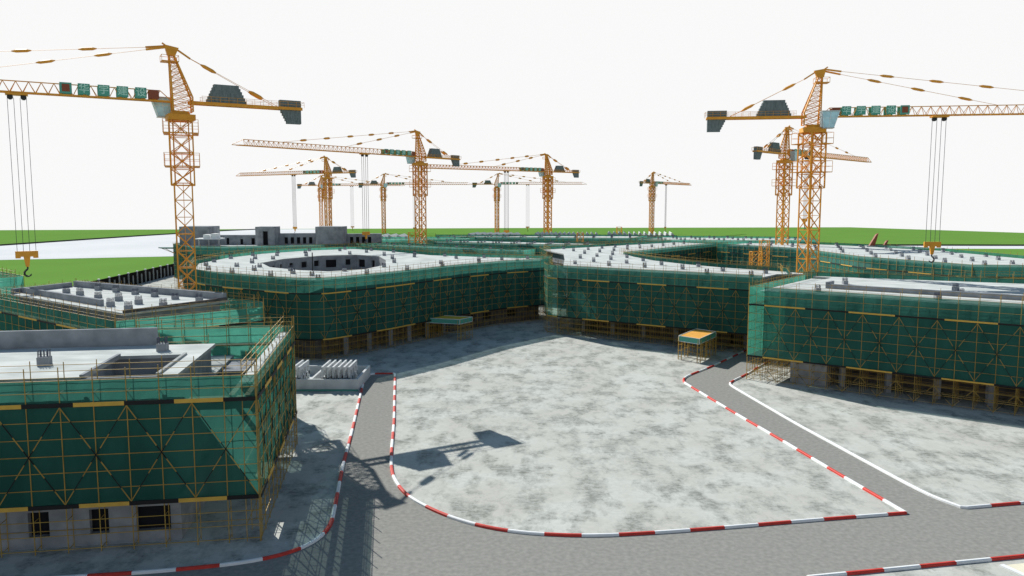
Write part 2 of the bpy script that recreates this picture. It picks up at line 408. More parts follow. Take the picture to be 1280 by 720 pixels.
# ------------------------------------------------------------------ scaffolding
LV_LOW=[.35,1.6,2.9]; B_,M_,T_=4.2,13.1,16.2
def scaffold(label, loc, faces, top=T_, rail=17.4, bay=2.65, r=.045, inner=1.25, braces=True, pale=(), low=True, netlow=B_, lifts=6, vbrace=False, boards=True, props=True, nonet=(), double=True, seg=7.2, bh=.12, thin=()):
    r=r*.68
    """faces: list of polylines; outward normal to the right of travel direction"""
    t=thing('scaffolding',label,'scaffolding',(loc[0],loc[1],0))
    mid=[B_+(M_-B_)*k/lifts for k in range(lifts+1)]; up=[M_+(top-M_)*.5,top]
    lv=(LV_LOW if low else [])+mid+up
    for fi,P in enumerate(faces):
        Q=resample(P,bay); n=len(Q)
        nrm=[]
        for i in range(n):
            a=Q[max(0,i-1)]; b=Q[min(n-1,i+1)]; d=Vector((b[0]-a[0],b[1]-a[1])).normalized(); nrm.append(Vector((d.y,-d.x)))
        I=[(Q[i][0]-nrm[i].x*inner,Q[i][1]-nrm[i].y*inner) for i in range(n)]
        O=[(Q[i][0]+nrm[i].x*.09,Q[i][1]+nrm[i].y*.09) for i in range(n)]
        mb=MB()
        z0=0 if low else B_
        for i in range(n):
            mb.tube((*O[i],z0),(*O[i],rail-.5+random.uniform(-.25,.35)),r*1.15,'tube'); 
            if double: mb.tube((*I[i],z0),(*I[i],rail+random.uniform(-.15,.35)),r,'tube')
            if double:
                for z in lv[::2]: mb.tube((*O[i],z),(*I[i],z),r*.8,'tube')
        for i in range(n-1):
            for z in lv: mb.tube((*O[i],z),(*O[i+1],z),r,'tube')
            if double:
                for z in lv[1::2]+[rail-.25,rail-.8]: mb.tube((*I[i],z),(*I[i+1],z),r*.9,'tube')
        if double and low and boards and props:       # the thicket of props under the raised edge
            for dd in (2.4,3.7,5.0):
                G=[(Q[i][0]-nrm[i].x*dd,Q[i][1]-nrm[i].y*dd) for i in range(n)]
                for i in range(n): mb.tube((*G[i],0),(*G[i],B_-.4),r,'tube')
                for z in (1.0,2.3,3.4):
                    for i in range(n-1): mb.tube((*G[i],z),(*G[i+1],z),r*.85,'tube')
                    for i in range(0,n): mb.tube((*G[i],z),(*I[i],z),r*.8,'tube')
        mb.build('tube_frame',t)
        # netting: gently rippled sheets tied at every pole
        if fi not in nonet:
            mb=MB(); zs=[netlow]+[z for z in mid if z>netlow+.1]+up
            sub=[]
            for i in range(n-1):
                for k in range(3):
                    q=k/3; ox=Q[i][0]+(Q[i+1][0]-Q[i][0])*q; oy=Q[i][1]+(Q[i+1][1]-Q[i][1])*q
                    sub.append((ox,oy,nrm[i],k))
            sub.append((Q[-1][0],Q[-1][1],nrm[-1],0))
            k0=len(mb.v); cols=len(sub)
            for z in zs:
                for (x,y,nn,k) in sub:
                    o=random.uniform(-.07,.03) if k else 0
                    mb.v.append((x+nn.x*o,y+nn.y*o,z))
            mi=mb.mi('netbacklit' if fi in thin else 'netsunlit' if fi in pale else 'net')  # lighter net copies carry painted sunlight on the chosen faces
            for a in range(len(zs)-1):
                for b in range(cols-1):
                    mb.f.append((k0+a*cols+b,k0+a*cols+b+1,k0+(a+1)*cols+b+1,k0+(a+1)*cols+b)); mb.m.append(mi)
            mb.build('safety_net',t)
        if boards:
            for z in (M_,B_):
                mb=MB(); S=resample(P,1.35); m_=len(S); nn=[]
                for i in range(m_):
                    a=S[max(0,i-1)]; b=S[min(m_-1,i+1)]; d=Vector((b[0]-a[0],b[1]-a[1])).normalized(); nn.append(Vector((d.y,-d.x)))
                for i in range(m_-1):
                    c='black' if (i//max(1,round(seg/1.35))+fi)%2 else 'yellow'
                    def q(k,o,zz): return (S[k][0]+nn[k].x*o,S[k][1]+nn[k].y*o,zz)
                    mb.hexa([q(i,.16,z-bh),q(i+1,.16,z-bh),q(i+1,.21,z-bh),q(i,.21,z-bh)],[q(i,.16,z+bh),q(i+1,.16,z+bh),q(i+1,.21,z+bh),q(i,.21,z+bh)],c)
                mb.build('toe_board',t)
            for z in ((B_+.02,M_+.02) if double else ()):
                mb=MB()
                for i in range(n-1): mb.hexa([(*I[i],z-.07),(*I[i+1],z-.07),(*Q[i+1],z-.07),(*Q[i],z-.07)],[(*I[i],z),(*I[i+1],z),(*Q[i+1],z),(*Q[i],z)],'plank')
                if double: mb.build('walkway',t)
        if braces and n>2:
            mb=MB()
            def striped(a,b,seg=1.35):
                a=Vector(a); b=Vector(b); k=max(1,round((b-a).length/seg))
                for i in range(k): mb.tube(a+(b-a)*i/k,a+(b-a)*(i+1)/k,r*1.25,'black' if i%2 else 'tube')
            off=.2
            OO=[(Q[i][0]+nrm[i].x*off,Q[i][1]+nrm[i].y*off) for i in range(n)]
            st=0
            for i in range(st,n-2,2):
                striped((*OO[i],B_+.2),(*OO[i+2],M_-.2)); striped((*OO[i],M_-.2),(*OO[i+2],B_+.2))
            if vbrace:
                for i in range(1,n-1,2):
                    striped((*OO[i],.2),(*OO[i-1],3.0)); striped((*OO[i],.2),(*OO[i+1],3.0))
            mb.build('cross_bracing',t)
    return t

# ---- near left block (A)
C1=Vector((-22.6,68.1)); U=Vector((-.988,-.157)); W=Vector((-.157,.988))
def loc1(u,w): p=C1+U*u+W*w; return (p.x,p.y)
far=95
A=thing('concrete_building','nearest block at left, grey lower wall, pale roof with an opening','building',(*loc1(30,10),0))
UR=Vector((U.x,U.y))
body=lambda u0,u1,w0,w1:[loc1(u0,w0),loc1(u0,w1),loc1(u1,w1),loc1(u1,w0)]
RZ=15.0
mb=MB()
for (u0,u1,w0,w1) in ((15.5,far,2.4,17.6),(7.4,15.5,12.5,17.6),(7.4,8.2,2.4,12.5)): mb.prism(body(u0,u1,w0,w1),4.2,RZ-.35,'concrete')
mb.prism(body(8.2,15.5,2.4,12.5),4.2,11.9,'concrete'); mb.prism(body(8.2,15.5,2.0,2.38),11.9,14.9,'concrete'); mb.build('storey_walls',A)  # last thin wall added to stop sun lighting the net from behind
mb=MB()
for (u0,u1,w0,w1) in ((15.0,far,2.0,18.0),(7.0,15.0,12.0,18.0),(7.0,8.6,2.0,12.0)): mb.prism(body(u0,u1,w0,w1),RZ-.34,RZ,'slab','roof')
mb.build('roof_slab',A)
for z in (8.2,12.0):
    mb=MB(); mb.prism(body(6.8,far,1.9,27.0),z-.3,z,'slab'); mb.build('floor_slab',A)
mb=MB(); mb.prism(body(13.0,far,18.1,18.55),RZ-.3,RZ+1.85,'concrete'); mb.build('roof_upstand',A)
# raised kerb round the opening
mb=MB(); mb.prism(body(14.8,15.1,2.0,12.0),RZ,RZ+.25,'concrete'); mb.prism(body(8.5,8.8,2.0,12.0),RZ,RZ+.2,'slab'); mb.build('opening_rim',A)
# ground storey wall with window openings
mb=MB(); ops=[]
a0=loc1(7,1.3); a1=loc1(far,1.3)
for u0,u1 in [(7.9,10.8),(13.1,14.7),(18.0,19.7),(22.4,24.3),(27.4,29.2),(32.2,34),(37,39),(42,44)]: ops.append((u0-7,u1-7,1.05,3.3))
wall_open(mb,a0,a1,0,4.05,ops,'wall',.6,flip=True); mb.face([(*loc1(7,1.3),0),(*loc1(7,17.6),0),(*loc1(7,17.6),4.05),(*loc1(7,1.3),4.05)][::-1],'wall')
mb.build('ground_wall',A)
mb=MB(); mb.prism(body(4.0,far,19,26.5),0,11.7,'concrete'); mb.build('rear_wing',A)
stubs(A,[loc1(u,w) for u,w in ((11.5,14.5),(20.5,8.6),(25.4,3.2),(29.5,8.8),(38,8.8),(38,3.4),(47,9),(46,3.4))],RZ,rot=math.atan2(.157,.988))
scaffold('nearest green scaffolding at left edge with yellow and black boards', loc1(0,0),
  [[loc1(80,0),loc1(0,0)],[loc1(0,0),loc1(0,29)],[loc1(0,29),loc1(18,29)]], top=15.2, rail=16.6, bay=2.65, r=.056, pale=(2,), props=False, seg=4.05, bh=.18, inner=1.15)
mb=MB()
t=thing('walkway','pale plank walkway inside the top of the nearest scaffolding','walkway',(*loc1(1.6,14),14.2))
mb.prism(body(.3,1.5,.4,28.6),14.35,14.45,'roof'); mb.prism(body(1.9,2.4,.4,28.6),13.2,13.35,'plank'); mb.build('planks',t)
scaffold('short inner scaffolding in the courtyard behind the nearest block', loc1(12,20),
  [[loc1(22,20.5),loc1(8.5,20.5)]], top=14.6, rail=15.5, braces=False, boards=False, pale=(0,), netlow=4.3)

# ---- second left block (A2)
A2=[(-83,127.5),(-78.5,141),(-42.0,120.0),(-51.5,102.8)]
b2=inset(A2,1.0)
t2=building('second block at left with grey upstands round its pale stub covered roof',(-62,122),b2,roofz=15.6,ground='wall',
   stub=[(-70.5,133.5),(-66.0,130.6),(-61.2,127.2),(-56.6,124.0),(-51.9,120.6),(-47.0,117.6),(-73.5,129.2),(-69.5,126.0),(-64.6,122.2),(-59.6,118.6),(-54.7,114.6),(-49.6,111.2),(-57.5,112.0),(-53,108)])
mb=MB()
def bar(mb,a,b,w,z0,z1,m):
    a=Vector(a);b=Vector(b);d=(b-a).normalized();n=Vector((-d.y,d.x))*w/2
    mb.prism([(a+n)[:],(b+n)[:],(b-n)[:],(a-n)[:]],z0,z1,m)
bar(mb,(-77.8,139.6),(-44.0,120.0),.6,15.6,16.6,'concrete'); mb.build('roof_upstand',t2)
mb=MB(); bar(mb,(-80.8,129.6),(-59.0,112.5),.6,15.6,16.5,'concrete'); mb.build('roof_upstand',t2)
mb=MB(); bar(mb,(-81.8,128.2),(-78.2,139.0),.6,15.6,16.4,'concrete'); mb.build('roof_upstand',t2)
mb=MB(); bar(mb,(-52.0,104.6),(-43.6,119.4),.5,15.6,16.0,'brown'); mb.build('roof_upstand',t2)
scaffold('scaffolding round the second block at left, its net low in front of a pale roof',(-62,120),
  [[(-86,128),(-51,100.3)],[(-51,100.3),(-36.5,114.5)],[(-36.5,114.5),(-38.5,121),(-79,144.5)],[(-79,144.5),(-86,128)]], top=15.2, rail=16.6, pale=(1,2), r=.05, braces=False)
A3=[(-102,139),(-95,150),(-110,162),(-120,150)]
building('small green wrapped block at the far left edge',(-108,150),inset(A3,1.5),ground='wall',stub=[(-103,148)])
scaffold('scaffolding with a light green net at the left edge, behind the second block',(-108,150),[[(-122,150),(-102,137)],[(-102,137),(-92.5,149),(-109,164)]],top=16.6,rail=17.8,braces=False,pale=(0,1))

# ---- oval courtyard block (B)
Bout=[(-36.2,149.6),(-24.8,165),(-14,182.5),(-2,197),(9.5,205),(11,216),(-4,221.5),(-22,231),(-38,252),(-53,265.5),(-66,256),(-77,238),(-81,218),(-80.5,196),(-74,177),(-64,165.5),(-52,157),(-42,150.5)]
Bs=smooth(Bout+[Bout[0]],1)[:-1]
Bb=inset(Bout,2.3)
court=[(-48,176.5),(-57,185),(-63.5,199),(-62,214),(-55,228),(-46,232),(-38,225),(-33.5,209),(-31.0,192),(-33.5,179.5),(-40.5,173)]
st=[]
import itertools
def along(P, off, step, z=None, closed=True):
    Q=inset(P,off); Q=Q+[Q[0]] if closed else Q; return resample(Q,step)
stB=[p for p in along(Bb,2.0,13)]+[p for p in along(court,-2.2,15)]+[p for p in along(Bb,9.0,14) if not inside(p,inset(court,-3.6))]
def dedupe(P,d=4.6):
    out=[]
    for p in P:
        if all(math.dist(p,q)>d for q in out): out.append(p)
    return out
stB=[p for p in dedupe(stB) if inside(p,inset(Bb,.9)) and not inside(p,inset(court,-.9))]
tb=building('middle block with an oval courtyard in its pale roof',(-48,200),Bb,hole=court,ground=None,stub=stB)
mb=MB(); mb.prism(inset(Bout,5.5)[:6]+[( -1,214),(-20,222),(-30,190),(-45,172),(-60,178)][0:5],0,3.9,'brown'); 
mb.build('ground_core',tb)
# courtyard wall with windows
for i in range(len(court)):
    a,b=court[i],court[(i+1)%len(court)]; L=math.dist(a,b); mb=MB()
    ops=[]; k=max(1,int(L/4.4)); 
    for j in range(k):
        c=(j+.5)*L/k; wd=random.choice((1.4,2.2,3.0))
        for (za,zb) in ((12.6,14.2),(8.6,10.9)): ops.append((c-wd/2,c+wd/2,za-random.choice((0,.6)),zb))
    a_=Vector(a); b_=Vector(b)
    ia=inset(court,.12); mb2=mb; wall_open(mb,ia[i],ia[(i+1)%len(court)],4.2,15.16,[(o[0],o[1],o[2],o[3]) for o in ops],'concrete',.35,flip=False)
    mb.build('courtyard_wall',tb)
mb=MB(); mb.tube((-44.2,174.2,15.5),(-44.2,174.2,19.6),.12,'black',6); mb.build('roof_pole',tb)
# ground storey: windowed wall at the inner corner and at the rounded corner
gw=inset(Bout,2.6)
for (i,j,ops,mm) in ((2,3,[(8,11,1.6,3.2),(14,17,1.6,3.2)],'brown'),(3,4,[(3,6,1.6,3.2)],'brown'),(17,0,[],'brown'),(16,17,[],'brown'),(15,16,[],'brown')):
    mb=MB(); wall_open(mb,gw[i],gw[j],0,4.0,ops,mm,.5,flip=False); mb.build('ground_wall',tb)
for q in resample([gw[0],gw[1],gw[2]],6.2)[1:]:
    mb=MB(); mb.box(q[0]-.4,q[0]+.4,q[1]-.4,q[1]+.4,0,4.0,'wall'); mb.build('column',tb)
def cw(P): # make travel so that the outward normal lies right of travel: counter-clockwise polygon
    n=len(P); area=sum(P[i][0]*P[(i+1)%n][1]-P[(i+1)%n][0]*P[i][1] for i in range(n)); return P if area>0 else P[::-1]
F1=smooth([Bout[14],Bout[15],Bout[16],Bout[17],Bout[0],Bout[1]],2); F1b=[(-81,218),(-80.5,196),(-74,177)]
F2=smooth([Bout[1],Bout[2],Bout[3],Bout[4]],1); F3=smooth([Bout[5],Bout[6],Bout[7],Bout[8],Bout[9],Bout[10],Bout[11],Bout[12]],1)
scaffold('curved dark green scaffolding round the block with the oval courtyard',(-48,200),[F1b,F1,F2,F3,[Bout[4],Bout[5]]],top=T_,rail=17.3,r=.055,pale=(3,))

# ---- centre right block (C) with its rear arm
Cf0,Cf1=(8.4,184.0),(50.5,154.0)
Cb=[(12.0,184.0),(49.5,157.2),(56,166),(63,166.5),(60,172),(49,184),(43,194),(37.5,207),(34.5,222),(33.5,236),(77,297),(64,309),(10,258),(15.5,236),(14.2,212),(12.9,196)]
stC=[p for p in grid_pts(Cb,9.4,R(-35)) ]
stC=dedupe(stC,4.5)
building('central block with a forked pale roof, behind the orange loading platform',(30,185),Cb,ground='columns',stub=stC[:90],cols=[((17,186),(49,163))])
# its underside stands over the road
scaffold('long scaffolding facing the yard behind the orange loading platform',(30,170),
  [[Cf0,(10.6,181.9)],[(10.6,181.9),(49.5,155.0)],[(57.5,163),(61,175),(50.5,187),(45,196),(39.5,209),(36,222),(33.5,233)][::1],[(33.0,233.5),(76.5,294.5)],[(63,311.5),(9,260.5),(10.5,238)],[(7.9,191),Cf0]],
  top=T_,rail=17.3,r=.052,pale=(5,),thin=(0,),low=True)

# ---- right near block (D)
Du=Vector((.7915,-.611)); Dn=Vector((.611,.7915)); D0=Vector((40.7,134.2))
def dl(u,w): p=D0+Du*u+Dn*w; return (p.x,p.y)
Db=[dl(4.2,2.2),dl(78,2.2),dl(92,34),(98,144),(72,156.5),(62,161.5),dl(4.2,33)]
stD=[dl(u,w) for u in (10,28,46,64) for w in (4.5,21)]+[dl(u,12.5) for u in (30,48)]
td=building('right hand block with a long dark upstand across its white roof',(75,120),Db,ground='columns',stub=stD,cols=[(dl(14.5,4.6),dl(78,4.6))])
mb=MB(); bar(mb,dl(9.5,11.5),dl(85,11.5),.6,15.5,16.3,'concrete'); bar(mb,dl(9.5,11.5),dl(9.5,15),.5,15.5,16.6,'concrete'); mb.build('roof_upstand',td)
mb=MB(); mb.prism([dl(6.5,2.8),dl(12.5,2.8),dl(12.5,9),dl(6.5,9)],0,3.9,'wall'); mb.build('ground_wall',td)
mb=MB(); mb.prism([dl(-.2,.3),dl(78,.3),dl(78,2.2),dl(4.2,2.2),dl(4.2,30),dl(.4,30)],4.22,4.3,'slab'); mb.build('ledge',td)
mb=MB(); mb.prism([dl(1.2,1.6),dl(78,1.6),dl(78,2.25),dl(4.4,2.25),dl(4.4,30),dl(1.2,30)],15.3,15.4,'roof'); mb.build('roof_ledge',td)
scaffold('right hand scaffolding with striped cross braces, nearest on the right',dl(30,0),
  [[dl(0,30),dl(0,0)],[dl(0,0),dl(2.7,0)],[dl(2.7,0),dl(76,0)],[(140,120),(99,147),(73,159.5),(61,164.5)]],top=T_,rail=17.3,r=.048,pale=(0,),thin=(1,),vbrace=True)

# ---- far right block (E)
Eo=[(75,288),(93,254),(95,214),(107.5,183.5),(135,181),(142,206),(139,252),(125,282),(110,302),(90,305)]
Ee=inset(Eo,2.2)
stE=dedupe([p for p in grid_pts(Ee,10.5,R(25),margin=1.5)],5)
building('far right block with rows of stubs on a long white roof, behind the second hook',(110,240),Ee,ground='wall',stub=stE)
scaffold('sunlit green scaffolding along the far right block',(100,230),[[Eo[0],Eo[1],Eo[2],Eo[3]],[Eo[3],Eo[4]],[Eo[4],Eo[5],Eo[6],Eo[7],Eo[8],Eo[9],Eo[0]]],top=T_,rail=17.3,r=.06,pale=(0,2),braces=False,double=False)

# ---- unfinished long block behind the courtyard (F)
Fo=[(-122,283),(-112,270),(-98,266),(-80,272),(-62,283),(-44,294),(-40,306),(-70,322),(-112,318),(-123,300)]
Fb=inset(Fo,2.2)
tf=building('unfinished block behind the oval courtyard, bare grey storey with three stair towers',(-85,292),Fb,ground='wall',stub=[])
def upper(p0,p1,z0,z1,ops):
    mb=MB(); wall_open(mb,p0,p1,z0,z1,ops,'concrete',.8,flip=False)
    d=(Vector(p1)-Vector(p0)).normalized(); n=Vector((-d.y,d.x))*5
    a=Vector(p0);b=Vector(p1)
    mb.prism([(a+n*.17)[:],(b+n*.17)[:],(b+n)[:],(a+n)[:]],z0,z1,'concrete'); mb.build('upper_wall',tf)
upper((-118,289),(-92,291),15.5,19.0,[(3,4.2,16,18),(6,7,16,18),(13,14,15.6,18),(18,19,15.6,17.6),(22,23.2,15.6,17.9)])
upper((-86,291),(-71,293.5),15.5,19.6,[(2+k*2.2,3.2+k*2.2,15.8,18.2) for k in range(6)])
upper((-62,294.5),(-49,297),15.5,19.3,[(1.5+k*2.2,2.7+k*2.2,15.8,18.2) for k in range(4)])
for (x0,x1,y0,y1,zt,op) in ((-121.8,-111,289,300,22.2,None),(-93,-86.0,286,293,22.2,(2.6,4.5,15.6,20.6)),(-71.5,-61.8,287,296,22.2,None)):
    mb=MB(); 
    if op: wall_open(mb,(x0,y0),(x1,y0),15.5,zt,[op],'concrete',1.0); mb.box(x0,x1,y0+1.02,y1,15.5,zt,'concrete'); mb.box(x0,x0+.3,y0+.003,y0+1.02,15.5,zt,'concrete'); mb.box(x1-.3,x1,y0+.003,y0+1.02,15.5,zt,'concrete'); mb.box(x0,x1,y0+.003,y0+1.02,zt-.3,zt,'concrete')
    else: mb.box(x0,x1,y0,y1,15.5,zt,'concrete')
    mb.build('stair_tower',tf)
mb=MB(); mb.box(-112.5,-104,280,286,17.9,18.25,'white'); mb.box(-110,-107.8,281,284,18.25,19.6,'white'); mb.box(-107.2,-105,281,284,18.25,19.9,'white'); mb.build('white_canopy',tf)
for x in (-111.8,-108.3,-104.7): mb=MB(); mb.box(x,x+.4,281,281.4,15.5,17.9,'slab'); mb.build('canopy_post',tf)
scaffold('dark green scaffolding round the far left unfinished block',(-85,280),[[Fo[9],Fo[0],Fo[1],Fo[2],Fo[3],Fo[4],Fo[5],Fo[6]]],top=T_,rail=17.2,r=.06,braces=False,double=False)
t=thing('scaffold_canopy','small green catch canopy at the far left corner of the unfinished block','canopy',(-124,284,15))
mb=MB(); mb.hexa([(-127.5,284,14.6),(-124,280,14.6),(-121,283,14.4),(-123,288,14.4)],[(-127.5,284,14.9),(-124,280,14.9),(-121,283,14.7),(-123,288,14.7)],'net'); mb.build('canopy_sheet',t)
for p in ((-127,284),(-124,281)): mb=MB(); mb.tube((*p,14.8),(-122,285,12.6),.1,'tube'); mb.build('bracket',t)

# ---- low blocks far behind
def farblock(lbl, P, slbl, st, pale=(0,), z=15.5, z2=T_):
    b=inset(P,2.0); building(lbl,P[0],b,ground='wall',floors=(),stub=dedupe(grid_pts(b,st[0],st[1],margin=1.0,ystep=st[2]),4)[:60],roofz=z)
    scaffold(slbl,P[0],[cw(P)+[cw(P)[0]]],top=z2,rail=z2+.9,r=.07,braces=False,double=False,pale=pale,boards=False,low=False)
farblock('thin far block just behind the arm of the oval courtyard block',[(-62,300),(-56,287),(4,244.5),(8,253),(-48,296)],'thin far scaffolding just behind the oval courtyard block',(7,R(-33),4))
farblock('far block with a dotted roof line, left of the forked roof',[(-34,318),(-30,304),(8,282),(30,278),(40,292),(-10,320)],'scaffolding round the far block with the dotted roof line',(7,R(-12),5),pale=())
farblock('far pale green block right of the unfinished block',[(-62,345),(-58,326),(-18,332),(-16,350)],'scaffolding round the pale green far block beside crane masts',(7,0,8))
farblock('wide far block in front of the skylight halls',[(-36,372),(-34,352),(48,335),(66,346),(60,372)],'wide scaffolding in front of the skylight halls',(8,R(-8),8),pale=())
farblock('far block behind the forked roof arm, right of centre',[(50,330),(62,318),(96,312),(124,318),(128,345),(60,360)],'light green scaffolding behind the forked roof arm',(8,0,8))
for gi,(cx,cy,wd,nn,rot,lab) in enumerate(((-8,392,24,7,R(-10),'left sawtooth skylight hall on the far edge of the site'),(28,398,32,14,R(-6),'middle sawtooth skylight hall with many narrow ridges'),(66,404,34,13,R(-8),'right sawtooth skylight hall on the far edge of the site'),(-55,372,12,3,0,'small hall with three white roof lights, left of centre'))):
    t=thing('skylight_hall',lab,'hall',(cx,cy,0),rot=rot,local=True)
    mb=MB(); mb.box(-wd/2,wd/2,-12,12,0,14.6,'concrete'); mb.build('hall_body',t)
    mb=MB(); mb.box(-wd/2-.4,wd/2+.4,-12.4,-12.05,3,15.2,'net'); mb.build('safety_net',t)
    for k in range(nn):
        x=-wd/2+wd*(k+.5)/nn; h=wd/nn
        mb=MB(); mb.hexa([(x-h*.45,-11,14.6),(x+h*.45,-11,14.6),(x+h*.45,11,14.6),(x-h*.45,11,14.6)],[(x-h*.42,-11,16.2),(x-h*.28,-11,16.4),(x-h*.28,11,16.4),(x-h*.42,11,16.2)],'roof'); mb.build('skylight',t)

# ------------------------------------------------------------------ loading platforms
def platform(quad, z, mdeck, lab):
    cx=sum(p[0] for p in quad)/4; cy=sum(p[1] for p in quad)/4
    t=thing('loading_platform',lab,'platform',(cx,cy,0),group='loading platforms on scaffold legs')
    mb=MB(); mb.prism(inset(quad,.15),z-.1,z+.1,mdeck); mb.build('deck',t)
    mb=MB()
    for a,b in zip(quad,quad[1:]+quad[:1]): mb.face([(*a,z-.9),(*b,z-.9),(*b,z+.12),(*a,z+.12)],'sign')
    mb.build('skirt',t)
    mb=MB()
    for zz in (z-.9,z+.14):
        for a,b in zip(quad,quad[1:]+quad[:1]): mb.tube((*a,zz),(*b,zz),.06,'white')
    for a in quad: mb.tube((*a,z-.9),(*a,z+.14),.06,'white')
    mb.build('rail',t)
    L=[]
    for q in (0,.33,.66,1):
        for s in (0,1):
            a=Vector(quad[0 if s==0 else 1]); b=Vector(quad[3 if s==0 else 2]); L.append(a+(b-a)*q)
    c=Vector((cx,cy))
    for p in L:
        p=p+(c-p).normalized()*.35
        mb=MB()
        for dx,dy in ((-.3,-.3),(.3,-.3),(.3,.3),(-.3,.3)): mb.tube((p.x+dx,p.y+dy,0),(p.x+dx,p.y+dy,z-.1),.055,'tube')
        for zz in (.6,1.8,3.0):
            for (dx,dy),(ex,ey) in (((-.3,-.3),(.3,-.3)),((.3,-.3),(.3,.3)),((.3,.3),(-.3,.3)),((-.3,.3),(-.3,-.3))): mb.tube((p.x+dx,p.y+dy,zz),(p.x+ex,p.y+ey,zz),.04,'tube')
        mb.build('leg',t)
    mb=MB()
    for zz in (1.8,3.0):
        for a,b in zip(quad,quad[1:]+quad[:1]):
            a=Vector(a)+(c-Vector(a))*.08; b=Vector(b)+(c-Vector(b))*.08; mb.tube((*a,zz),(*b,zz),.045,'tube')
    mb.build('leg_tie',t)
platform([(-19.3,175.8),(-11.6,173.3),(-9.0,177.6),(-16.5,180.3)],4.6,'deckdull','ochre topped loading platform in shade before the curved block')
platform([(32.5,151.6),(35.6,147.9),(41.0,156.6),(37.9,160.3)],4.6,'deck','bright orange topped loading platform by the end of the road')

# ------------------------------------------------------------------ white basin with upright slabs
t=thing('concrete_basin','white open basin holding upright white slabs beside the road head','basin',(-31,131,0))
mb=MB(); mb.box(-45,-25.0,125.6,126.0,.0,1.9,'basin'); mb.box(-45,-25,125.4,125.58,.0,.25,'sign'); mb.build('basin_wall',t)
mb=MB(); mb.box(-45,-25.0,136.4,136.8,0,1.9,'basin'); mb.build('basin_wall',t)
mb=MB(); mb.box(-25.4,-25.0,126.0,136.4,0,1.9,'basin'); mb.build('basin_wall',t)
mb=MB(); mb.box(-45,-25.4,126.0,136.4,.05,.3,'cabgrey'); mb.build('basin_floor',t)
for x in (-32.9,-37.6): mb=MB(); mb.box(x,x+.35,126.0,136.4,.3,1.85,'basin'); mb.build('partition',t)
for x in (-31.2,-30.3,-29.4,-28.5,-27.6,-26.8,-35.0,-35.9):
    mb=MB(); 
    mb.box(x,x+.3,126.6,132.8,3.0,3.7,'basin'); mb.box(x,x+.3,126.6,132.8,1.3,1.9,'basin')
    for y in (126.6,128.5,130.4,132.2): mb.box(x,x+.3,y,y+.6,.3,3.0,'basin')
    mb.build('upright_slab',t)

# ------------------------------------------------------------------ tower cranes
def lattice(mb, s, z0, z1, dz, rc, rb, m='orange', xb=True):
    c=[(-s,-s),(s,-s),(s,s),(-s,s)]
    for p in c: mb.tube((*p,z0),(*p,z1),rc,m)
    k=round((z1-z0)/dz); h=(z1-z0)/k
    for i in range(k+1):
        z=z0+i*h
        for a,b in zip(c,c[1:]+c[:1]):
            if i%2==0 or True: mb.tube((*a,z),(*b,z),rb*(1.3 if i%2==0 else .7),m)
            if i<k and xb:
                mb.tube((*a,z),(*b,z+h),rb,m); mb.tube((*b,z),(*a,z+h),rb,m)
def txt(ch, size):
    cu=bpy.data.curves.new('char','FONT'); cu.body=ch; cu.size=size; cu.align_x='CENTER'; cu.align_y='CENTER'; cu.extrude=.02; cu.resolution_u=2
    cu.offset=.022
    o=bpy.data.objects.new('char',cu); col.objects.link(o)
    dg=bpy.context.evaluated_depsgraph_get(); me=bpy.data.meshes.new_from_object(o.evaluated_get(dg))
    bpy.data.objects.remove(o); bpy.data.curves.remove(cu); me.materials.clear(); me.materials.append(M['signtxt']); return me
CH=[txt(c,1.6) for c in '华宇建设']
JZ=48.45
